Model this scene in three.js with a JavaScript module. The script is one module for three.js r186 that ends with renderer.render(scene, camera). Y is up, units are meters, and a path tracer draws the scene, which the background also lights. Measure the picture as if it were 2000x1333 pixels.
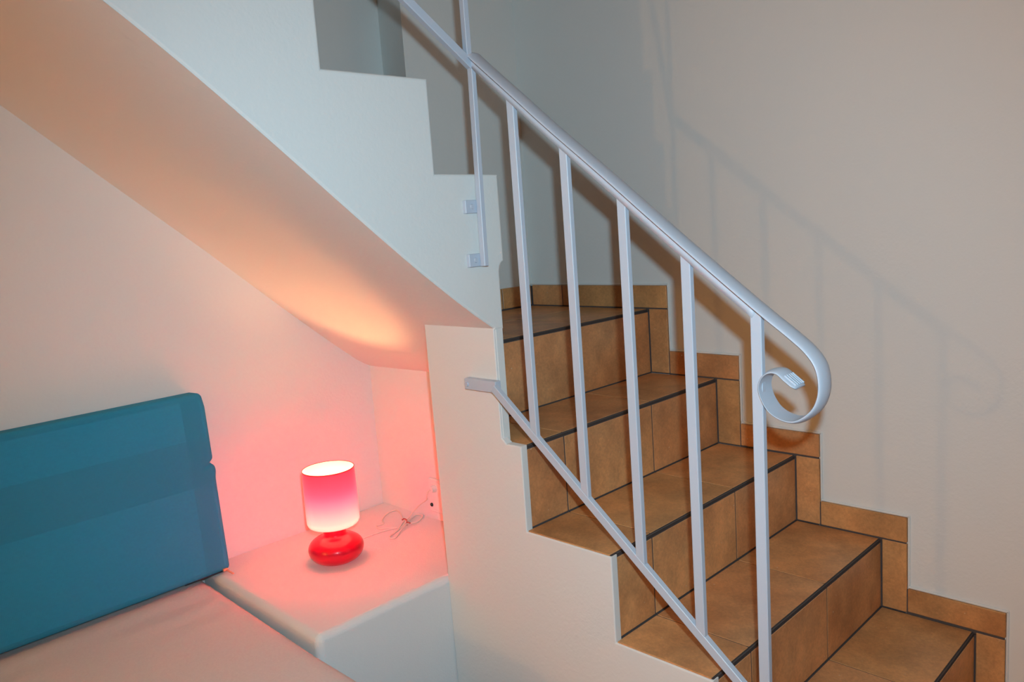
import * as THREE from 'three';
import { RoundedBoxGeometry } from 'three/addons/geometries/RoundedBoxGeometry.js';
import { mergeGeometries } from 'three/addons/utils/BufferGeometryUtils.js';
import { RectAreaLightUniformsLib } from 'three/addons/lights/RectAreaLightUniformsLib.js';

// ---------------------------------------------------------------- camera, light, exposure
RectAreaLightUniformsLib.init();
const scene = new THREE.Scene();
scene.background = new THREE.Color(0x000000);

const EYE = new THREE.Vector3(-2.1303, 0.3005, 1.5137);
const camera = new THREE.PerspectiveCamera(45.83, 2000 / 1333, 0.05, 50);
camera.position.copy(EYE);
camera.rotation.set(THREE.MathUtils.degToRad(-8.2665), THREE.MathUtils.degToRad(-44.7426), THREE.MathUtils.degToRad(-4.0857), 'YXZ');
camera.updateMatrixWorld(true);
scene.add(camera);

const renderer = new THREE.WebGLRenderer({ antialias: true });
renderer.toneMapping = THREE.LinearToneMapping;
renderer.toneMappingExposure = 1.0;
renderer.shadowMap.enabled = true;
renderer.shadowMap.type = THREE.PCFSoftShadowMap;

// the camera's pop-up flash, 10 cm above the lens
const flash = new THREE.SpotLight(new THREE.Color().setRGB(0.60, 0.94, 1.15), 6.25, 0, 0.93, 0.80, 2);
flash.position.set(EYE.x + 0.034 * 0.701 + 0.10 * 0.152, EYE.y - 0.034 * 0.071 + 0.10 * 0.987, EYE.z + 0.034 * 0.709 - 0.10 * 0.052);
flash.target.position.set(EYE.x + 0.697 * 2 + 0.10, EYE.y - 0.144 * 2, EYE.z - 0.703 * 2 + 0.10);
flash.castShadow = true;
flash.shadow.mapSize.set(2048, 2048);
flash.shadow.radius = 0.7;
flash.name = 'camera_flash';
scene.add(flash, flash.target);

// the incandescent globe lamp at the far end of the room, behind and left of the camera
const ROOM_LAMP = new THREE.Vector3(-6.6, 1.15, 0.72);
const ROOM_LAMP_POWER = 5.4;
const FILL_UPLIGHT = new THREE.Vector3(-5.6, 0.55, -0.30);   // added unseen uplight, bounces warm fill off the ceiling
const FILL_UPLIGHT_POWER = 8.5;
const WARM = new THREE.Color().setRGB(1.0, 0.48, 0.13);
// bulb of the red table lamp
const TABLE_LAMP = new THREE.Vector3(-0.978, -0.6052, -0.411);
const TABLE_LAMP_POWER = 0.80;

// ---------------------------------------------------------------- helpers
let seed = 20240611;
function rnd() { seed = (seed * 1664525 + 1013904223) >>> 0; return seed / 4294967296; }
const used = {};
function numbered(name) {
  if (used[name] === undefined) { used[name] = 0; return name; }
  used[name] += 1;
  return name + '_' + String(used[name]).padStart(3, '0');
}
function put(name, geometry, material, parent = scene) {
  const m = new THREE.Mesh(geometry, material);
  m.name = numbered(name);
  m.castShadow = true; m.receiveShadow = true;
  parent.add(m);
  return m;
}
function struct(name, geometry, material) { const m = put(name, geometry, material); m.userData.kind = 'structure'; return m; }
function thing(name, label, category, position = [0, 0, 0], group) {
  const g = new THREE.Group();
  g.name = numbered(name);
  g.position.set(...position);
  g.userData = { label, category };
  if (group) g.userData.group = group;
  scene.add(g);
  return g;
}
// non-indexed triangles; uv in metres by the dominant axis of each face
function finish(tris, du = 0, dv = 0) {
  const pos = new Float32Array(tris.length * 3), uv = new Float32Array(tris.length * 2);
  for (let i = 0; i < tris.length; i += 3) {
    const [a, b, c] = [tris[i], tris[i + 1], tris[i + 2]];
    const ux = b[0] - a[0], uy = b[1] - a[1], uz = b[2] - a[2], vx = c[0] - a[0], vy = c[1] - a[1], vz = c[2] - a[2];
    const n = [Math.abs(uy * vz - uz * vy), Math.abs(uz * vx - ux * vz), Math.abs(ux * vy - uy * vx)];
    [a, b, c].forEach((p, k) => {
      pos.set(p, (i + k) * 3);
      const w = n[0] >= n[1] && n[0] >= n[2] ? [p[2], p[1]] : n[1] >= n[2] ? [p[0], p[2]] : [p[0], p[1]];
      uv[(i + k) * 2] = w[0] + du; uv[(i + k) * 2 + 1] = w[1] + dv;
    });
  }
  const g = new THREE.BufferGeometry();
  g.setAttribute('position', new THREE.BufferAttribute(pos, 3));
  g.setAttribute('uv', new THREE.BufferAttribute(uv, 2));
  g.computeVertexNormals();
  return g;
}
// box with chamfered edges: 44 triangles
function slab(x0, x1, y0, y1, z0, z1, c = 0.002, du = 0, dv = 0) {
  const L = [[x0, x1], [y0, y1], [z0, z1]];
  const V = (sx, sy, sz, ax) => [sx, sy, sz].map((s, k) => (s ? L[k][1] : L[k][0]) + (k === ax ? 0 : s ? -c : c));
  const tris = [];
  const mid = L.map(l => (l[0] + l[1]) / 2);
  const tri = (a, b, d) => {
    const n = new THREE.Vector3().subVectors(new THREE.Vector3(...b), new THREE.Vector3(...a)).cross(new THREE.Vector3().subVectors(new THREE.Vector3(...d), new THREE.Vector3(...a)));
    const m = new THREE.Vector3((a[0] + b[0] + d[0]) / 3 - mid[0], (a[1] + b[1] + d[1]) / 3 - mid[1], (a[2] + b[2] + d[2]) / 3 - mid[2]);
    // face outwards (scaled so that thin boxes decide rightly)
    const s = n.x * Math.sign(m.x) * (Math.abs(m.x) / (x1 - x0)) + n.y * Math.sign(m.y) * (Math.abs(m.y) / (y1 - y0)) + n.z * Math.sign(m.z) * (Math.abs(m.z) / (z1 - z0));
    if (s >= 0) tris.push(a, b, d); else tris.push(a, d, b);
  };
  const quad = (a, b, d, e) => { tri(a, b, d); tri(a, d, e); };
  for (let ax = 0; ax < 3; ax++) for (const s of [0, 1]) {
    const q = [[0, 0], [1, 0], [1, 1], [0, 1]].map(([u, v]) => { const t = [0, 0, 0]; t[ax] = s; t[(ax + 1) % 3] = u; t[(ax + 2) % 3] = v; return V(...t, ax); });
    quad(...q);
  }
  for (let ax = 0; ax < 3; ax++) for (const u of [0, 1]) for (const v of [0, 1]) {
    const b = (ax + 1) % 3, d = (ax + 2) % 3;
    const mk = (s, face) => { const t = [0, 0, 0]; t[ax] = s; t[b] = u; t[d] = v; return V(...t, face); };
    quad(mk(0, b), mk(1, b), mk(1, d), mk(0, d));
  }
  for (const a of [0, 1]) for (const b of [0, 1]) for (const d of [0, 1]) tri(V(a, b, d, 0), V(a, b, d, 1), V(a, b, d, 2));
  return finish(tris, du, dv);
}
function extrude(points, depth, bevel = 0.004, holes) {
  const sh = new THREE.Shape(points.map(p => new THREE.Vector2(...p)));
  return new THREE.ExtrudeGeometry(sh, { depth: depth - 2 * bevel, bevelEnabled: bevel > 0, bevelThickness: bevel, bevelSize: bevel, bevelOffset: -bevel, bevelSegments: 3, curveSegments: 8 }).translate(0, 0, bevel);
}
// prism over a plan polygon given as [x, z], between two heights
function planPrism(points, y0, y1, bevel = 0.004) {
  const g = extrude(points.map(([x, z]) => [x, -z]), y1 - y0, bevel);
  return g.rotateX(-Math.PI / 2).translate(0, y0, 0);
}
// straight bar of rectangular section a x b between two points; side = direction of the a edge
function bar(p, q, a, b, side, c = 0.0012) {
  const P = new THREE.Vector3(...p), Q = new THREE.Vector3(...q), d = Q.clone().sub(P), len = d.length();
  d.normalize();
  const s = new THREE.Vector3(...side); s.addScaledVector(d, -s.dot(d)).normalize();
  const t = new THREE.Vector3().crossVectors(d, s);
  const g = slab(-a / 2, a / 2, -b / 2, b / 2, 0, len, c);
  g.applyMatrix4(new THREE.Matrix4().makeBasis(s, t, d).setPosition(P));
  return g;
}
// sweep of a closed profile [[w, h], ...] along points with given width axis
function sweep(path, profile, widthAxis, scaleAt) {
  const n = path.length, m = profile.length, pos = [], idx = [];
  for (let i = 0; i < n; i++) {
    const t = path[Math.min(i + 1, n - 1)].clone().sub(path[Math.max(i - 1, 0)]).normalize();
    const w = widthAxis.clone().addScaledVector(t, -widthAxis.dot(t)).normalize();
    const nrm = new THREE.Vector3().crossVectors(t, w);
    const s = scaleAt ? scaleAt(i / (n - 1)) : [1, 1];
    for (const [a, b] of profile) { const v = path[i].clone().addScaledVector(w, a * s[0]).addScaledVector(nrm, b * s[1]); pos.push(v.x, v.y, v.z); }
  }
  for (let i = 0; i < n - 1; i++) for (let j = 0; j < m; j++) {
    const a = i * m + j, b = i * m + (j + 1) % m, c = a + m, d = b + m;
    idx.push(a, c, b, b, c, d);
  }
  for (let j = 1; j < m - 1; j++) { idx.push(0, j, j + 1); const o = (n - 1) * m; idx.push(o, o + j + 1, o + j); }
  const g = new THREE.BufferGeometry();
  g.setAttribute('position', new THREE.Float32BufferAttribute(pos, 3));
  g.setIndex(idx);
  g.computeVertexNormals();
  return g;
}
function merge(list) {
  return mergeGeometries(list.map(g => { const k = g.index ? g.toNonIndexed() : g.clone(); for (const a of Object.keys(k.attributes)) if (!['position', 'normal', 'uv'].includes(a)) k.deleteAttribute(a); if (!k.attributes.uv) k.setAttribute('uv', new THREE.BufferAttribute(new Float32Array(k.attributes.position.count * 2), 2)); return k; }), false);
}
function smooth(points, n) { return new THREE.CatmullRomCurve3(points, false, 'centripetal').getPoints(n); }

// ---------------------------------------------------------------- procedural textures
const P2 = new Uint8Array(65536);
for (let i = 0; i < 65536; i++) P2[i] = Math.floor(rnd() * 256);
function lattice(x, y, period) { return P2[(((x % period) + period) % period) * 251 + (((y % period) + period) % period) * 7 & 65535] / 255; }
function vnoise(x, y, period) {
  const xi = Math.floor(x), yi = Math.floor(y), fx = x - xi, fy = y - yi, u = fx * fx * (3 - 2 * fx), v = fy * fy * (3 - 2 * fy);
  const a = lattice(xi, yi, period), b = lattice(xi + 1, yi, period), c = lattice(xi, yi + 1, period), d = lattice(xi + 1, yi + 1, period);
  return a + (b - a) * u + (c - a) * v + (a - b - c + d) * u * v;
}
function fbm(u, v, base, octaves, gain = 0.5) {
  let s = 0, a = 1, t = 0, f = base;
  for (let i = 0; i < octaves; i++) { s += a * vnoise(u * f, v * f, f); t += a; a *= gain; f *= 2; }
  return s / t;
}
function dataTexture(n, fill, srgb) {
  const d = new Uint8Array(n * n * 4);
  for (let y = 0; y < n; y++) for (let x = 0; x < n; x++) { const c = fill(x / n, y / n); const k = (y * n + x) * 4; d[k] = c[0]; d[k + 1] = c[1]; d[k + 2] = c[2]; d[k + 3] = 255; }
  const t = new THREE.DataTexture(d, n, n);
  t.wrapS = t.wrapT = THREE.RepeatWrapping;
  t.magFilter = THREE.LinearFilter; t.minFilter = THREE.LinearMipmapLinearFilter; t.generateMipmaps = true;
  if (srgb) t.colorSpace = THREE.SRGBColorSpace;
  t.needsUpdate = true;
  return t;
}
const clamp = (v) => Math.max(0, Math.min(255, v));
// terracotta: cloudy mottling, fine grain, a few paint specks
const specks = [];
for (let i = 0; i < 60; i++) specks.push([rnd(), rnd(), 0.0008 + rnd() * rnd() * 0.0022, 0.35 + rnd() * 0.65]);
const tileMap = dataTexture(1024, (u, v) => {
  const a = fbm(u, v, 4, 4, 0.55), b = fbm(u + 0.37, v + 0.11, 16, 4), g = fbm(u, v, 128, 3, 0.7);
  const k = 1 + (a - 0.5) * 0.30 + (b - 0.5) * 0.20 + (g - 0.5) * 0.16, h = (fbm(u + 0.7, v + 0.2, 5, 3) - 0.5);
  let c = [200 * k, (143 + h * 22) * k, (95 + h * 26) * k];
  for (const [sx, sy, r, o] of specks) { const d = Math.hypot(u - sx, v - sy); if (d < r) c = c.map((q, i) => q + ([214, 204, 188][i] - q) * o); }
  return c.map(clamp);
}, true);
const tileBump = dataTexture(512, (u, v) => { const g = fbm(u, v, 32, 4, 0.6) * 160 + fbm(u, v, 128, 2) * 80; return [g, g, g].map(clamp); });
const plasterBump = dataTexture(1024, (u, v) => { const g = fbm(u, v, 8, 3, 0.5) * 120 + fbm(u, v, 128, 3, 0.6) * 120; return [g, g, g].map(clamp); });
const clothMap = dataTexture(512, (u, v) => {
  const w = (Math.sin(u * Math.PI * 2 * 128) * 0.5 + Math.sin(v * Math.PI * 2 * 128) * 0.5) * 9, n = (fbm(u, v, 64, 3, 0.7) - 0.5) * 12;
  const g = 232 + w + n; return [g, g, g].map(clamp);
}, true);
const clothBump = dataTexture(512, (u, v) => { const g = 128 + Math.sin(u * Math.PI * 2 * 128) * 45 + Math.sin(v * Math.PI * 2 * 128) * 45 + (fbm(u, v, 64, 2) - 0.5) * 60; return [g, g, g].map(clamp); });
function scaled(t, metres) { const c = t.clone(); c.repeat.set(1 / metres, 1 / metres); c.needsUpdate = true; return c; }

// ---------------------------------------------------------------- materials
const std = (r, g, b, rough, o = {}) => { const m = new THREE.MeshStandardMaterial({ roughness: rough, metalness: 0, ...o }); m.color.setRGB(r, g, b); return m; };
const M = {
  plaster: std(0.80, 0.785, 0.745, 0.92, { bumpMap: scaled(plasterBump, 0.9), bumpScale: 0.0009 }),
  roomPaint: std(0.52, 0.48, 0.42, 0.9),
  benchPlaster: std(0.80, 0.785, 0.755, 0.9, { bumpMap: scaled(plasterBump, 0.5), bumpScale: 0.0009 }),
  floor: std(0.42, 0.20, 0.09, 0.5, { map: scaled(tileMap, 0.75) }),
  tiles: [0.98, 1.04, 0.93].map((k, i) => std(1.08 * k, (1.02 + 0.03 * i) * k, 0.98 * k, 0.42, { map: scaled(tileMap, 0.72), bumpMap: scaled(tileBump, 0.3), bumpScale: 0.0006 })),
  nosing: std(0.050, 0.037, 0.034, 0.9, { bumpMap: scaled(tileBump, 0.08), bumpScale: 0.0015 }),
  grout: std(0.085, 0.068, 0.062, 0.85),
  steel: std(0.56, 0.61, 0.69, 0.45),
  cushion: std(0.020, 0.36, 0.60, 0.9, { map: scaled(clothMap, 0.22), bumpMap: scaled(clothBump, 0.11), bumpScale: 0.0004 }),
  zip: std(0.02, 0.03, 0.05, 0.7),
  pull: std(0.80, 0.42, 0.28, 0.35, { metalness: 0.6 }),
  sheet: std(0.86, 0.82, 0.76, 0.95, { map: scaled(clothMap, 0.2), bumpMap: scaled(clothBump, 0.1), bumpScale: 0.0003 }),
  bedBase: std(0.55, 0.52, 0.48, 0.8),
  cord: std(0.86, 0.74, 0.64, 0.45),
  tie: std(0.35, 0.10, 0.08, 0.6),
  socket: std(0.83, 0.82, 0.79, 0.35),
  hole: std(0.03, 0.025, 0.025, 0.7),
};

// ---------------------------------------------------------------- measures of the stair (metres, T = treads from the landing down)
const XS = -0.8615, ZP = 0.178, ZV = -0.704, ZL = -0.516, FLOOR = -1.2, CEIL = 1.75;
const Y = [0, -0.2085, -0.4100, -0.6045, -0.7985, -0.9985, FLOOR];
const Z = [0, 0.2365, 0.4835, 0.7205, 0.9486, 1.19, 1.43];

// ---------------------------------------------------------------- room shell
struct('wall_right', slab(0, 0.16, FLOOR - 0.1, CEIL + 0.1, -0.95, 3.5, 0.001), M.plaster);
struct('wall_back', slab(-7.4, 0.0, FLOOR - 0.1, CEIL + 0.1, ZV - 0.18, ZV, 0.001), M.plaster);
struct('wall_left', slab(-7.5, -7.3, FLOOR - 0.1, CEIL + 0.1, -0.95, 3.5, 0.001), M.plaster);
struct('wall_front', slab(-7.4, 0.1, FLOOR - 0.1, CEIL + 0.1, 3.3, 3.5, 0.001), M.roomPaint);
struct('ceiling', slab(-7.5, 0.16, CEIL, CEIL + 0.16, -0.95, 3.5, 0.001), M.plaster);
struct('floor', slab(-7.5, 0.16, FLOOR - 0.12, FLOOR, -0.95, 3.5, 0.001), M.floor);
// the thicker stretch of back wall at the landing, and the wall of the nook below it
struct('wall_landing', planPrism([[-0.497, ZL], [0.001, ZL], [0.001, ZV - 0.02], [-0.44, ZV - 0.02], [-0.44, ZV]], -0.02, CEIL, 0.001), M.plaster);
struct('wall_nook', slab(-0.605, 0.0, FLOOR, -0.115, ZV - 0.01, -0.024, 0.001), M.plaster);
// side wall of the lower flight: stepped along the tile edges, its post carries the upper flight
{
  const bz = (y) => -0.0675 - 0.0112 * (y + 0.605);
  const pts = [[bz(FLOOR), FLOOR], [Z[5] + 0.001, FLOOR]];
  for (let k = 5; k >= 1; k--) {
    pts.push([Z[k] + 0.001, Y[k] + (k === 1 ? 0.001 : -0.003)]);
    if (k > 1) pts.push([Z[k - 1] + 0.001, Y[k] - 0.003]);
  }
  pts.push([ZP + 0.012, Y[1] + 0.001], [ZP - 0.0025, Y[1] + 0.012], [ZP - 0.0025, 0.073], [bz(0.2), 0.073]);
  const g = extrude(pts, 0.0215, 0.003);
  g.applyMatrix4(new THREE.Matrix4().makeBasis(new THREE.Vector3(0, 0, 1), new THREE.Vector3(0, 1, 0), new THREE.Vector3(-1, 0, 0)).setPosition(XS + 0.0215, 0, 0));
  const post = slab(XS + 0.003, -0.8300, Y[1] - 0.002, 0.15, 0.004, ZP - 0.0012, 0.004);
  struct('wall_stairwell', merge([g, post]), M.plaster);
}

// ---------------------------------------------------------------- upper flight: white stepped side and sloping underside
{
  const t = thing('upper_flight', 'white plastered upper stair flight with stepped side and sloping underside above the nook', 'stairs');
  const low = [[-2.96, 1.76], [-1.7600, 0.7790], [-1.6600, 0.7029], [-1.6100, 0.6661], [-1.5602, 0.6285], [-1.5100, 0.5889], [-1.4604, 0.5483], [-1.4100, 0.5065], [-1.3606, 0.4645], [-1.3100, 0.4214], [-1.2608, 0.3792], [-1.2100, 0.3360], [-1.1609, 0.2944], [-1.1100, 0.2521], [-1.0611, 0.2122], [-1.0100, 0.1722], [-0.9613, 0.1349], [-0.9100, 0.0975], [XS, 0.0644]];
  const top = [[XS, 0.415], [-0.9992, 0.4164], [-0.9992, 0.6116], [-1.254, 0.6116], [-1.254, 0.812], [-1.508, 0.812], [-1.508, 1.012], [-1.762, 1.012], [-1.762, 1.212], [-2.016, 1.212], [-2.016, 1.412], [-2.27, 1.412], [-2.27, 1.612], [-2.524, 1.612], [-2.524, 1.76]];
  // stringer: the face towards the room, with softened edges
  const right = [[XS, 0.0644], [-0.8600, 0.0600], [-0.8295, 0.0600], [-0.8293, 0.194], [-0.8262, 0.206], [-0.8200, 0.2125], [-0.8131, 0.2161], [-0.8141, 0.4142]];
  const face = [...low.slice(0, -1), ...right, ...top.slice(1)];
  put('stringer', extrude(face, 0.06, 0.006).translate(0, 0, ZP - 0.06), M.plaster, t);
  // slab behind it: underside ruled between the curve at the stringer and the curve at the back wall
  const backX = [-1.3626, -1.1178, -0.8858, -0.754, -0.6471, -0.6045], backY = [0.4892, 0.2858, 0.0856, -0.0245, -0.109, -0.1335];
  const back = (x) => { if (x <= backX[0]) return 0.4892 + 0.8375 * (backX[0] - x); for (let i = 0; i < 5; i++) if (x <= backX[i + 1]) { const f = (x - backX[i]) / (backX[i + 1] - backX[i]); return backY[i] + f * (backY[i + 1] - backY[i]); } return backY[5]; };
  const frontX = low.map(p => p[0]), front = (x) => { for (let i = 0; i < low.length - 1; i++) if (x <= frontX[i + 1]) { const f = (x - frontX[i]) / (frontX[i + 1] - frontX[i]); return low[i][1] + f * (low[i + 1][1] - low[i][1]); } return 0.0644 - 0.72 * (x - XS); };
  const pos = [], idx = [], NX = 90, NZ = 24, z0 = ZV - 0.01, z1 = ZP - 0.002, xa = -2.96, xb = -0.603;
  for (let i = 0; i <= NX; i++) for (let j = 0; j <= NZ; j++) {
    const x = xa + (xb - xa) * i / NX, z = z0 + ((x > -0.852 ? -0.055 : z1) - z0) * j / NZ, f = (z - z0) / (z1 - z0), s = f * f * (3 - 2 * f);
    pos.push(x, back(x) * (1 - s) + front(x) * s, z);
  }
  for (let i = 0; i < NX; i++) for (let j = 0; j < NZ; j++) { const a = i * (NZ + 1) + j, b = a + 1, c = a + NZ + 1, d = c + 1; idx.push(a, c, b, b, c, d); }
  const uv = []; for (let i = 0; i < pos.length; i += 3) uv.push(pos[i], pos[i + 2]);
  const sg = new THREE.BufferGeometry();
  sg.setAttribute('position', new THREE.Float32BufferAttribute(pos, 3)); sg.setAttribute('uv', new THREE.Float32BufferAttribute(uv, 2)); sg.setIndex(idx); sg.computeVertexNormals();
  put('underside', sg, M.plaster, t);
  // steps of the flight: solid blocks behind the stringer
  for (let k = 0; k < 7; k++) {
    const x1 = k === 0 ? XS + 0.02 : -0.9992 - 0.2545 * (k - 1), x0 = -0.9992 - 0.2545 * k, y1 = 0.405 + 0.2 * k;
    put('step', slab(x0 - 0.012, x1, y1 - (k ? 0.07 : 0.17), y1, ZV - 0.01, ZP - 0.05, 0.003), M.tiles[k % 3], t);
  }
  put('step', planPrism([[-0.79, ZV], [-0.79, -0.107], [-0.40, ZL + 0.002], [-0.40, ZV]], 0.012, 0.095, 0.002), M.plaster, t);
  put('step', planPrism([[-0.88, ZV], [-0.88, -0.06], [-0.835, -0.06], [-0.40, ZL + 0.002], [-0.40, ZV]], 0.09, 0.2, 0.003), M.plaster, t);
}

// ---------------------------------------------------------------- lower flight: tiled steps
const stair = thing('staircase', 'lower stair flight clad in brown terracotta tiles with dark joints, rising to a landing', 'stairs');
const uvr = () => [rnd(), rnd()];
const tileMat = () => M.tiles[Math.floor(rnd() * 3)];
function tile(name, parent, x0, x1, y0, y1, z0, z1, c = 0.0007) { return put(name, slab(x0, x1, y0, y1, z0, z1, c, ...uvr()), tileMat(), parent); }
const JX = [-0.858, -0.7105, -0.3445, -0.009], G = 0.0022;
for (let k = 0; k <= 5; k++) {
  const nz = Z[k], ty = Y[k], back = k === 0 ? ZL : Z[k - 1];
  // concrete and grout body, a little behind the tile faces
  const step = put('step', slab(-0.84, -0.002, k === 5 ? FLOOR : Y[k + 1] - 0.05, ty - 0.0016, (k === 0 ? -0.02 : back - 0.02), nz - 0.0012, 0.0010), M.grout, stair);
  if (k === 0) put('step', slab(-0.6, -0.002, -0.11, ty - 0.0016, ZL + 0.001, -0.018, 0.001), M.grout, stair);
  const edge = nz - 0.0058, xs = k === 0 ? [-0.84, -0.71, -0.3445, -0.009] : JX;
  // riser tiles
  for (let i = 0; i < 3; i++) tile('riser_tile', step, xs[i] + (i ? 0.0021 : 0), xs[i + 1] - (i < 2 ? 0.0021 : 0), Y[k + 1] + 0.0026, ty - 0.0112, nz - 0.011, nz);
  put('nosing_joint', slab(k === 0 ? -0.84 : -0.8575, -0.0095, ty - 0.0115, ty - 0.0012, nz - 0.014, nz - 0.0010, 0.0022), M.nosing, step);
  // tread tiles
  if (k === 0) {
    for (const [a, b, c, d] of [[-0.598, -0.3345, ZL + 0.012, -0.27], [-0.3315, -0.009, ZL + 0.012, -0.27], [-0.598, -0.3345, -0.267, edge], [-0.3315, -0.009, -0.267, edge]]) tile('tread_tile', step, a, b, ty - 0.011, ty, c, d);
    tile('tread_tile', step, -0.826, -0.601, ty - 0.011, ty, -0.06, edge);
  } else for (let i = 0; i < 3; i++) tile('tread_tile', step, (i === 0 && k === 1 ? -0.841 : xs[i]) + (i ? G * 0.8 : 0), xs[i + 1] - (i < 2 ? G * 0.8 : 0), ty - 0.011, ty, back + 0.0030, edge);
}
// skirting up the wall: a strip over each tread and an upright beside each riser
const skirting = new THREE.Group(); skirting.name = 'skirting'; stair.add(skirting);
{
  const SX0 = -0.0085, SX1 = 0.001, ends = [0.0715, 0.3130, 0.5545, 0.7870, 1.0170, 1.262], hts = [0.0745, 0.0745, 0.0705, 0.0715, 0.0700, 0.0700], low = [0.0035, 0.0035, 0.0045, 0.0035, 0.006, 0.006];
  for (let k = 0; k <= 5; k++) {
    const a = k === 0 ? ZL + 0.012 : ends[k - 1] + 0.0022, b = ends[k];
    const cuts = k === 0 ? [a, -0.362, -0.288, b] : [a, b];
    for (let i = 0; i < cuts.length - 1; i++) tile('skirting_tile', skirting, SX0, SX1, Y[k] + low[k], Y[k] + hts[k], cuts[i] + (i ? 0.0015 : 0), cuts[i + 1] - (i < cuts.length - 2 ? 0.0015 : 0), 0.0015);
    if (k < 5) tile('skirting_tile', skirting, SX0, SX1, Y[k + 1] + 0.0035, Y[k] - 0.0005, Z[k] + 0.0035, ends[k] - 0.0006, 0.0015);
    put('grout_bed', slab(-0.0070, 0.001, Y[k] - 0.008, Y[k] + hts[k] - 0.003, a - 0.004, b - 0.003, 0.001), M.grout, skirting);
    if (k < 5) put('grout_bed', slab(-0.0070, 0.001, Y[k + 1], Y[k] - 0.004, Z[k] - 0.006, ends[k] - 0.003, 0.001), M.grout, skirting);
  }
  // raised plaster line where the paint meets the tiles
  const edges = [];
  for (let k = 0; k <= 5; k++) {
    const a = k === 0 ? ZL : ends[k - 1] + 0.001, b = ends[k];
    edges.push(slab(-0.0055, 0.001, Y[k] + hts[k] + 0.0004, Y[k] + hts[k] + 0.0068, a, b + 0.006, 0.0018));
    if (k < 5) edges.push(slab(-0.0055, 0.001, Y[k + 1] + hts[k + 1] + 0.006, Y[k] + hts[k] + 0.006, b + 0.0006, b + 0.0062, 0.0018));
  }
  put('plaster_edge', merge(edges), M.plaster, scene.getObjectByName('wall_right'));
  tile('skirting_tile', skirting, -0.156, -0.0125, 0.0045, 0.0765, ZL - 0.001, ZL + 0.0085, 0.0015);
  tile('skirting_tile', skirting, -0.40, -0.1585, 0.0045, 0.0765, ZL - 0.001, ZL + 0.0085, 0.0015);
  put('grout_bed', slab(-0.40, -0.002, -0.004, 0.072, ZL - 0.001, ZL + 0.007, 0.001), M.grout, skirting);
}

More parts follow.
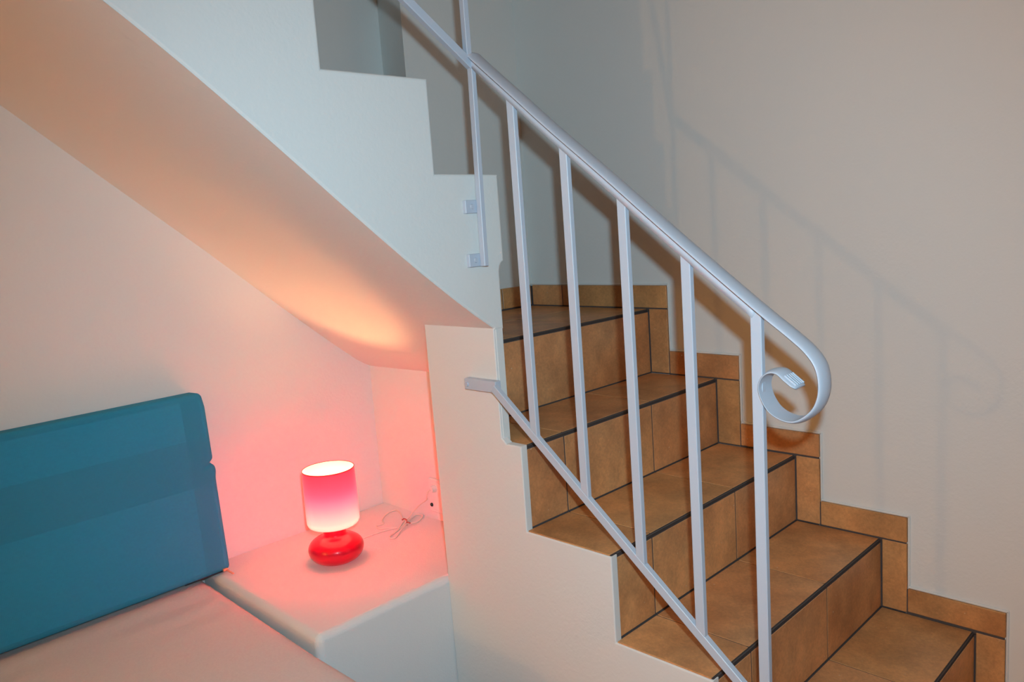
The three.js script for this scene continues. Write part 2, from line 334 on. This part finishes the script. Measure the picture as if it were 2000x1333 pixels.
// ---------------------------------------------------------------- railing
{
  const t = thing('stair_railing', 'pale blue-white painted metal stair railing with square balusters and a scrolled handrail end', 'railing');
  const XR = -0.887, W = new THREE.Vector3(1, 0, 0);
  // handrail: domed flat bar that ends in a scroll; traced along its underside
  const line = [[0.196, 0.6640], [0.2042, 0.6565], [0.3200, 0.5600], [0.4053, 0.4885], [0.5430, 0.3780], [0.6500, 0.2900], [0.7646, 0.1975], [0.8645, 0.1185], [0.9119, 0.0830], [0.9375, 0.0610], [0.9525, 0.0400], [0.9580, 0.0175], [0.9570, -0.0065], [0.9490, -0.0270], [0.9335, -0.0432], [0.9150, -0.0530], [0.8950, -0.0520], [0.8748, -0.0415], [0.8612, -0.0213], [0.8568, -0.0023], [0.8620, 0.0130], [0.8728, 0.0222], [0.8865, 0.0232], [0.9010, 0.0125], [0.9190, -0.0010]];
  const path = smooth(line.map(([z, y]) => new THREE.Vector3(XR + 0.006, y, z)), 150);
  const prof = [[0.0185, 0], [-0.0185, 0], [-0.0190, 0.0022], [-0.0165, 0.0045], [-0.0115, 0.0064], [-0.0055, 0.0076], [0, 0.0080], [0.0055, 0.0076], [0.0115, 0.0064], [0.0165, 0.0045], [0.0190, 0.0022]].map(([a, b]) => [a * 1.2, b]);
  const rail = sweep(path, prof, W, (f) => f > 0.985 ? [1 - (f - 0.985) * 18, 0.75] : f > 0.75 ? [1, 0.75] : [1, 1 - 0.25 * Math.max(0, (f - 0.6) / 0.15)]);
  const handrail = put('handrail', rail, M.steel, t);
  // short hammered flutes on the scroll's tongue
  const end = path.slice(-9, -1);
  for (const w of [-0.016, -0.008, 0, 0.008, 0.016]) put('flute', new THREE.TubeGeometry(new THREE.CatmullRomCurve3(end.map(p => new THREE.Vector3(p.x + w * 0.85, p.y + 0.0045, p.z + 0.0026))), 10, 0.0021, 6), M.steel, handrail);
  // flat under-bar welded below the handrail
  const under = smooth(line.slice(0, 8).map(([z, y]) => new THREE.Vector3(XR, y - 0.0010, z - 0.0008)), 60).slice(0, -1);
  put('under_bar', sweep(under, [[-0.0069, -0.0012], [0.0069, -0.0012], [0.0069, -0.0155], [-0.0069, -0.0155]].map(p => [p[0], p[1]]), W), M.steel, t);
  // balusters
  const railY = (z) => { for (let i = 1; i < 8; i++) if (z <= line[i + 1][0]) { const f = (z - line[i][0]) / (line[i + 1][0] - line[i][0]); return line[i][1] + f * (line[i + 1][1] - line[i][1]); } return 0; };
  const lowY = (z) => -0.0700 - (z - 0.1916) * 0.8275;
  const B = [[0.3070, 0.3115], [0.4440, 0.4480], [0.5800, 0.5835], [0.7150, 0.7165]];
  for (const [za, zb] of B) put('baluster', bar([XR, lowY(zb) - 0.004, zb], [XR, railY(za) - 0.013, za], 0.0125, 0.0195, [1, 0, 0]), M.steel, t);
  put('baluster', bar([XR, Y[3] - 0.14, 0.8455], [XR, railY(0.8485) - 0.001, 0.8485], 0.0125, 0.0200, [1, 0, 0]), M.steel, t);
  // lower rail with its bracket plate on the plaster post
  put('lower_rail', bar([XR, lowY(0.1905) + 0.001, 0.1905], [XR, lowY(0.838), 0.838], 0.0138, 0.0185, [1, 0, 0]), M.steel, t);
  const plate = put('wall_plate', slab(-0.8795, XS + 0.0005, -0.0835, -0.0565, 0.080, 0.187, 0.0012), M.steel, t);
  const bolt = (x, y, z, ax) => { const g = new THREE.CylinderGeometry(0.0052, 0.0062, 0.005, 14); if (ax === 'x') g.rotateZ(Math.PI / 2); else g.rotateX(Math.PI / 2); return g.translate(x, y, z); };
  put('bolt', bolt(-0.8812, -0.0705, 0.090, 'x'), M.steel, plate);
  // post at the turn, with two lugs bolted to the stringer
  put('post', bar([-0.8925, 0.2110, 0.1955], [-0.8880, 0.6500, 0.1955], 0.0125, 0.0150, [1, 0, 0]), M.steel, t);
  for (const [y, x] of [[0.3435, -0.9285], [0.2255, -0.9295]]) {
    const lug = put('lug', slab(x, -0.884, y - 0.0145, y + 0.0145, ZP - 0.0005, ZP + 0.0095, 0.0012), M.steel, t);
    put('bolt', bolt(x + 0.0190, y, ZP + 0.0105, 'z'), M.steel, lug);
  }
  // rail of the upper flight and the upright above the turn
  put('upper_rail', bar([-0.8900, 0.6440, 0.1955], [-1.5600, 1.1020, 0.1955], 0.0150, 0.0190, [0, 0, 1]), M.steel, t);
  put('upright', bar([-0.8965, 0.6600, 0.1955], [-0.8985, CEIL + 0.01, 0.1955], 0.0140, 0.0140, [1, 0, 0]), M.steel, t);
}

// ---------------------------------------------------------------- plaster bench in the nook
{
  const g = new RoundedBoxGeometry(0.66, 0.60, 0.64, 8, 0.019);
  g.translate(-1.248 + 0.33, -0.6054 - 0.30, -0.0665 - 0.32);
  const p = g.attributes.position;
  for (let i = 0; i < p.count; i++) { // the left end leans out a little towards the floor and the front
    if (p.getX(i) < -1.2) p.setX(i, p.getX(i) - 0.010 * (p.getZ(i) + 0.5) / 0.43 - 0.02 * (-0.6054 - p.getY(i)));
  }
  g.computeVertexNormals();
  const b = put('plaster_bench', g, M.benchPlaster);
  b.userData = { label: 'white plastered built-in bench under the stairs with the red lamp on it', category: 'bench' };
}

// ---------------------------------------------------------------- daybed and cushion
{
  const t = thing('daybed', 'low daybed with pale beige sheeted mattress beside the plaster bench', 'bed', [-2.3, FLOOR, -0.22]);
  put('base', slab(-0.98, 0.98, 0, 0.36, -0.46, 0.50, 0.01), M.bedBase, t);
  const nx = 120, nz = 70, w = 2.04, d = 1.0;
  // finer top sheet with soft creases
  const pos = [], idx = [], uv = [];
  const px0 = -1.02, px1 = 1.02, pz0 = -0.475, pz1 = 0.525, H = 0.24, R = 0.032;
  // unrolled sheet: over the top and down the sides
  for (let i = 0; i <= nx; i++) for (let j = 0; j <= nz; j++) {
    const ease = (k, n) => { const q = k / n; return q; };
    let u = -1.3 + 2.6 * ease(i, nx), v = -0.75 + 1.55 * ease(j, nz);
    const fold = (s, lo, hi) => { // arclength to (position, drop)
      if (s > hi - R) { const a = (s - (hi - R)) / R; return a < Math.PI / 2 ? [hi - R + R * Math.sin(a), R * (1 - Math.cos(a))] : [hi, R + R * (a - Math.PI / 2)]; }
      if (s < lo + R) { const a = (lo + R - s) / R; return a < Math.PI / 2 ? [lo + R - R * Math.sin(a), R * (1 - Math.cos(a))] : [lo, R + R * (a - Math.PI / 2)]; }
      return [s, 0];
    };
    const [x, dx] = fold(u, px0, px1), [z, dz] = fold(v, pz0, pz1);
    let y = H - Math.max(dx, dz);
    y = Math.max(y, 0.0);
    const cre = 0.0026 * Math.sin(v * 46 + 4 * fbm(u * 0.25 + 0.5, v * 0.25 + 0.5, 8, 2) * 3) * Math.max(0, fbm(u * 0.2 + 0.31, v * 0.4 + 0.7, 8, 2) - 0.40) * 4 + 0.004 * (fbm(u * 0.3 + 0.4, v * 0.3 + 0.2, 4, 2) - 0.5);
    if (dx === 0 && dz === 0) y += cre;
    pos.push(x + (x > 0.5 ? 0.020 * Math.max(0, -(z - 0.18) / 0.6) : 0), y, z); uv.push(u, v);
  }
  for (let i = 0; i < nx; i++) for (let j = 0; j < nz; j++) { const a = i * (nz + 1) + j, b = a + 1, c = a + nz + 1, e = c + 1; idx.push(a, b, c, b, e, c); }
  const sg = new THREE.BufferGeometry();
  sg.setAttribute('position', new THREE.Float32BufferAttribute(pos, 3)); sg.setAttribute('uv', new THREE.Float32BufferAttribute(uv, 2)); sg.setIndex(idx); sg.computeVertexNormals();
  const m = put('mattress', sg, M.sheet, t);
  m.position.set(0, 0.345, 0);
}
{
  // box cushion standing on the mattress, leaning on the back wall
  const w = 1.1, h = 0.505, d = 0.075;
  const t = thing('back_cushion', 'teal blue box cushion standing against the wall behind the daybed', 'cushion', [-1.203 - w / 2, -0.6035, -0.632]);
  t.rotation.set(-0.058, 0, 0.004);
  const r = 0.014, axis = (half, stops) => { // graded lattice: [from, step] pairs up to +half
    const a = []; stops.forEach(([from, step], q) => { const to = q + 1 < stops.length ? stops[q + 1][0] : half, n = Math.max(1, Math.round((to - from) / step)); for (let k = 0; k < n; k++) a.push(from + (to - from) * k / n); });
    a.push(half); return a;
  };
  const ax = [axis(w / 2, [[-w / 2, 0.004], [-w / 2 + 0.02, 0.04], [w / 2 - 0.07, 0.004], [w / 2 - 0.018, 0.0022]]), axis(h / 2, [[-h / 2, 0.0022], [-h / 2 + 0.018, 0.012], [0.0, 0.004], [0.13, 0.012], [h / 2 - 0.018, 0.0022]]), axis(d / 2, [[-d / 2, 0.0022], [-d / 2 + 0.018, 0.008], [d / 2 - 0.018, 0.0022]])];
  const g = new THREE.BoxGeometry(w, h, d, ax[0].length - 1, ax[1].length - 1, ax[2].length - 1);
  const p = g.attributes.position, half = [w / 2, h / 2, d / 2];
  for (let i = 0; i < p.count; i++) {
    const q = [p.getX(i), p.getY(i), p.getZ(i)].map((v, k) => ax[k][Math.round((v / (2 * half[k]) + 0.5) * (ax[k].length - 1))]);
    const inner = q.map((v, k) => Math.max(-(half[k] - r), Math.min(half[k] - r, v))), off = q.map((v, k) => v - inner[k]), len = Math.hypot(...off);
    const out = len > 1e-9 ? inner.map((v, k) => v + off[k] * r / len) : q;
    p.setXYZ(i, ...out);
  }
  for (let i = 0; i < p.count; i++) {
    let x = p.getX(i), y = p.getY(i), z = p.getZ(i);
    const ex = Math.max(0, 1 - (w / 2 - Math.abs(x)) / 0.22), ey = Math.max(0, 1 - (h / 2 - Math.abs(y)) / 0.16);
    if (z > 0) z += 0.006 * (1 - ex * ex) * (1 - ey * ey) - 0.004 * ex;
    if (x > 0) { // pinched crease on the right edge, slack lower half
      const k = (y - 0.056) / 0.007, pinch = Math.exp(-k * k);
      const side = Math.max(0, 1 - (w / 2 - x) / 0.05);
      x -= 0.0085 * pinch * side * side;
      z -= 0.006 * Math.exp(-Math.pow((y - 0.060 + (w / 2 - x) * 0.45) / 0.005, 2)) * Math.max(0, 1 - Math.abs((w / 2 - x) - 0.012) / 0.028) * (z > 0 ? 1 : 0);
      x += 0.004 * Math.exp(-Math.pow((y - 0.032) / 0.016, 2)) * side - 0.006 * Math.max(0, (y - 0.21) / 0.04) * side;
    }
    p.setXYZ(i, x, y, z);
  }
  g.computeVertexNormals();
  g.translate(0, h / 2, 0);
  put('cover', g, M.cushion, t);
  put('zip', bar([w / 2 - 0.13, 0.0008, d / 2 - 0.012], [w / 2 - 0.020, 0.0012, d / 2 - 0.010], 0.008, 0.003, [0, 0, 1], 0.001), M.zip, t);
  const pull = put('zip_pull', merge([slab(w / 2 - 0.026, w / 2 - 0.012, 0.001, 0.009, d / 2 - 0.006, d / 2 + 0.002, 0.0015), bar([w / 2 - 0.016, 0.004, d / 2 + 0.001], [w / 2 - 0.0095, -0.0045, d / 2 + 0.026], 0.0065, 0.0018, [1, 0, 0], 0.0006)]), M.pull, t);
}

// ---------------------------------------------------------------- table lamp
{
  const t = thing('table_lamp', 'lit red glass table lamp with cylindrical shade and rounded base on the plaster bench', 'lamp', TABLE_LAMP.toArray());
  const lathe = (pts, n = 64) => new THREE.LatheGeometry(pts.map(p => new THREE.Vector2(...p)), n);
  const base = [[0.0001, 0.002], [0.036, 0.0005], [0.046, 0.002], [0.058, 0.0075], [0.068, 0.0160], [0.0745, 0.0262], [0.0770, 0.0370], [0.0755, 0.0475], [0.0700, 0.0570], [0.0600, 0.0650], [0.0480, 0.0708], [0.0385, 0.0745], [0.0335, 0.0780], [0.0315, 0.0840], [0.0315, 0.1065]];
  const redGlass = new THREE.MeshPhysicalMaterial({ roughness: 0.3, transmission: 0.06, thickness: 0, clearcoat: 0.4, clearcoatRoughness: 0.05, specularIntensity: 0.5, side: THREE.DoubleSide });
  redGlass.color.setRGB(0.66, 0.003, 0.030);
  put('base', lathe(smooth(base.map(([x, y]) => new THREE.Vector3(x, y, 0)), 60).map(p => [Math.max(0.0001, p.x), p.y])), redGlass, t);
  // shade: red glass outside, white opal glass inside, open at the top
  const outer = [[0.0316, 0.1045], [0.050, 0.1050], [0.0630, 0.1066], [0.0695, 0.1105], [0.0728, 0.1175], [0.0735, 0.1280], [0.0732, 0.1700], [0.0727, 0.2300], [0.0722, 0.2690]];
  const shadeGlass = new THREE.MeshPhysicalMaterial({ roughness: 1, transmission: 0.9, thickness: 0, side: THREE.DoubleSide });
  { // red glass with the bulb glow painted in: crimson at the rim, paler below
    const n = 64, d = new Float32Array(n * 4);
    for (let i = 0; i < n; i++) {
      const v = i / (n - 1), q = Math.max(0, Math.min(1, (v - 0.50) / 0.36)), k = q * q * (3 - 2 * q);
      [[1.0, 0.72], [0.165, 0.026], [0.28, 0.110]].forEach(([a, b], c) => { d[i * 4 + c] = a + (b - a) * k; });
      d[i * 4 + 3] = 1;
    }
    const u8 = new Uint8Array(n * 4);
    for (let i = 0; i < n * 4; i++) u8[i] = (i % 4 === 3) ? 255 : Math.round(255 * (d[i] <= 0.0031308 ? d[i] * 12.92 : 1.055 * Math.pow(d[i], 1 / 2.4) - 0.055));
    const glowRamp = new THREE.DataTexture(u8, 1, n);
    glowRamp.magFilter = THREE.LinearFilter; glowRamp.colorSpace = THREE.SRGBColorSpace; glowRamp.needsUpdate = true;
    shadeGlass.map = glowRamp;
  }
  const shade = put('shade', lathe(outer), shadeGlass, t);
  const opal = new THREE.MeshPhysicalMaterial({ roughness: 1, transmission: 0.62, thickness: 0, side: THREE.DoubleSide });
  opal.color.setRGB(0.93, 0.91, 0.88);
  const inner = outer.map(([r, y]) => [Math.max(0.012, r - 0.0022), y + (y < 0.111 ? 0.002 : 0)]);
  put('liner', lathe(inner), opal, shade);
  put('rim', new THREE.TorusGeometry(0.0711, 0.0012, 8, 64).rotateX(Math.PI / 2).translate(0, 0.269, 0), redGlass, shade);
  const glow = new THREE.MeshStandardMaterial({ color: 0x000000, roughness: 1 });
  glow.emissive = new THREE.Color().setRGB(1, 0.78, 0.45); glow.emissiveIntensity = 6;
  const bulb = put('bulb', lathe([[0.0001, 0.153], [0.010, 0.1515], [0.018, 0.145], [0.0215, 0.135], [0.020, 0.126], [0.0145, 0.117], [0.012, 0.112], [0.0001, 0.110]], 32), glow, t);
  put('bulb_holder', lathe([[0.0001, 0.086], [0.0155, 0.086], [0.0155, 0.110], [0.012, 0.112], [0.0001, 0.112]], 32), M.socket, t);
  const L = new THREE.PointLight(new THREE.Color().setRGB(1.0, 0.43, 0.185), TABLE_LAMP_POWER, 0, 2);
  L.position.set(0, 0.130, 0); L.castShadow = true; L.shadow.radius = 1.0; L.shadow.bias = -0.001;
  L.name = 'table_lamp_light';
  t.add(L);
  // its cord: along the bench, a loose loop, a tied bundle, up to the wall socket
  const rel = (list, y) => list.map(([x, z, yy]) => new THREE.Vector3(x - TABLE_LAMP.x, (yy === undefined ? y : yy) - TABLE_LAMP.y, z - TABLE_LAMP.z));
  const wire = (pts, n) => new THREE.TubeGeometry(new THREE.CatmullRomCurve3(pts, false, 'centripetal'), n, 0.0022, 7);
  const y0 = -0.6028;
  const run = rel([[-0.905, -0.452], [-0.862, -0.4766], [-0.7956, -0.478], [-0.7562, -0.4713], [-0.728, -0.462], [-0.745, -0.478], [-0.7655, -0.505], [-0.757, -0.530], [-0.7400, -0.5258], [-0.7300, -0.530], [-0.7164, -0.556], [-0.680, -0.586], [-0.655, -0.596], [-0.6345, -0.592], [-0.6400, -0.565], [-0.6669, -0.5152], [-0.690, -0.480, -0.600]], y0);
  const bund = rel([[-0.690, -0.480, -0.600], [-0.7434, -0.4438], [-0.7836, -0.4239], [-0.7945, -0.4100], [-0.7850, -0.3990], [-0.7588, -0.4160], [-0.6989, -0.4500, -0.598], [-0.6682, -0.4455], [-0.6282, -0.4644], [-0.6130, -0.4850], [-0.6220, -0.4990], [-0.6520, -0.4880], [-0.6907, -0.4633, -0.596], [-0.7250, -0.4500], [-0.7600, -0.4330], [-0.7750, -0.4270]], y0);
  const up = rel([[-0.700, -0.4660, -0.597], [-0.665, -0.482, -0.594], [-0.640, -0.492, -0.585], [-0.628, -0.475, -0.565], [-0.622, -0.440, -0.540], [-0.640, -0.415, -0.522], [-0.640, -0.405, -0.500], [-0.633, -0.402, -0.498]], y0);
  put('cord', merge([wire(run, 150), wire(bund, 150), wire(up, 70)]), M.cord, t);
  const tieAt = rel([[-0.6920, -0.4595]], -0.5985)[0];
  put('cord_tie', merge([new THREE.TorusGeometry(0.0075, 0.0016, 6, 18).rotateY(0.9).translate(tieAt.x, tieAt.y, tieAt.z), wire([tieAt.clone().add(new THREE.Vector3(0.004, 0.006, -0.004)), tieAt.clone().add(new THREE.Vector3(-0.001, 0.011, -0.011)), tieAt.clone().add(new THREE.Vector3(-0.006, 0.008, -0.016))], 8), wire([tieAt.clone().add(new THREE.Vector3(-0.002, 0.004, 0.006)), tieAt.clone().add(new THREE.Vector3(0.001, 0.002, 0.016))], 8)]), M.tie, t);
  put('plug', merge([new THREE.CylinderGeometry(0.0105, 0.013, 0.024, 16).rotateZ(Math.PI / 2).translate(-0.6205 - TABLE_LAMP.x, -0.498 - TABLE_LAMP.y, -0.402 - TABLE_LAMP.z)]), M.socket, t);
}

// ---------------------------------------------------------------- wall socket behind the lamp
{
  const t = thing('wall_socket', 'white wall socket plate low on the nook wall at the end of the lamp cord', 'socket', [-0.605, -0.525, -0.395]);
  put('plate', slab(-0.009, 0.001, -0.055, 0.055, -0.042, 0.042, 0.003), M.socket, t);
  put('insert', slab(-0.0115, -0.008, -0.045, 0.045, -0.022, 0.022, 0.002), M.socket, t);
  put('pin_hole', new THREE.TorusGeometry(0.0042, 0.0021, 8, 20).rotateY(Math.PI / 2).translate(-0.0118, -0.030, -0.028), M.hole, t);
}

// ---------------------------------------------------------------- added fill uplight, then the globe room lamp (behind and left of the camera)
{
  const t = thing('added_fill_lamp', 'added unseen fill lamp, an upturned metal bowl on a tall pole past the foot of the daybed', 'lamp', [FILL_UPLIGHT.x, FLOOR, FILL_UPLIGHT.z]);
  const h = FILL_UPLIGHT.y - FLOOR;
  put('base', new THREE.LatheGeometry([[0.0001, 0], [0.14, 0], [0.142, 0.008], [0.13, 0.022], [0.02, 0.03], [0.0001, 0.03]].map(p => new THREE.Vector2(...p)), 40), M.steel, t);
  put('pole', new THREE.CylinderGeometry(0.011, 0.011, h - 0.10, 16).translate(0, (h - 0.10) / 2 + 0.02, 0), M.steel, t);
  put('bowl', new THREE.LatheGeometry([[0.0001, h - 0.085], [0.05, h - 0.08], [0.12, h - 0.045], [0.165, h + 0.02], [0.17, h + 0.04], [0.162, h + 0.035], [0.115, h - 0.035], [0.05, h - 0.07], [0.0001, h - 0.075]].map(p => new THREE.Vector2(...p)), 48), M.steel, t);
  const glow = new THREE.MeshStandardMaterial({ color: 0x000000, roughness: 1 });
  glow.emissive = WARM.clone(); glow.emissiveIntensity = 4;
  put('bulb', new THREE.SphereGeometry(0.045, 24, 16).translate(0, h - 0.01, 0), glow, t);
  const L = new THREE.PointLight(WARM, FILL_UPLIGHT_POWER, 0, 2);
  L.position.set(0, h - 0.01, 0); L.castShadow = true; L.shadow.radius = 2; L.shadow.bias = -0.002; L.name = 'added_fill_light';
  t.add(L);
}
{
  const t = thing('globe_lamp', 'round white glass globe lamp on a short stem under the ceiling', 'lamp', ROOM_LAMP.toArray());
  const glow = new THREE.MeshStandardMaterial({ color: 0x000000, roughness: 1 });
  glow.emissive = WARM.clone(); glow.emissiveIntensity = 4;
  put('globe', new THREE.SphereGeometry(0.075, 40, 24), glow, t);
  put('stem', new THREE.CylinderGeometry(0.008, 0.008, CEIL - ROOM_LAMP.y - 0.07, 12).translate(0, (CEIL - ROOM_LAMP.y + 0.07) / 2, 0), M.steel, t);
  put('canopy', new THREE.CylinderGeometry(0.05, 0.06, 0.03, 24).translate(0, CEIL - ROOM_LAMP.y - 0.015, 0), M.steel, t);
  const L = new THREE.PointLight(WARM, ROOM_LAMP_POWER, 0, 2);
  L.castShadow = true; L.shadow.radius = 1.9; L.shadow.bias = -0.002; L.name = 'globe_lamp_light';
  t.add(L);
}

renderer.render(scene, camera);
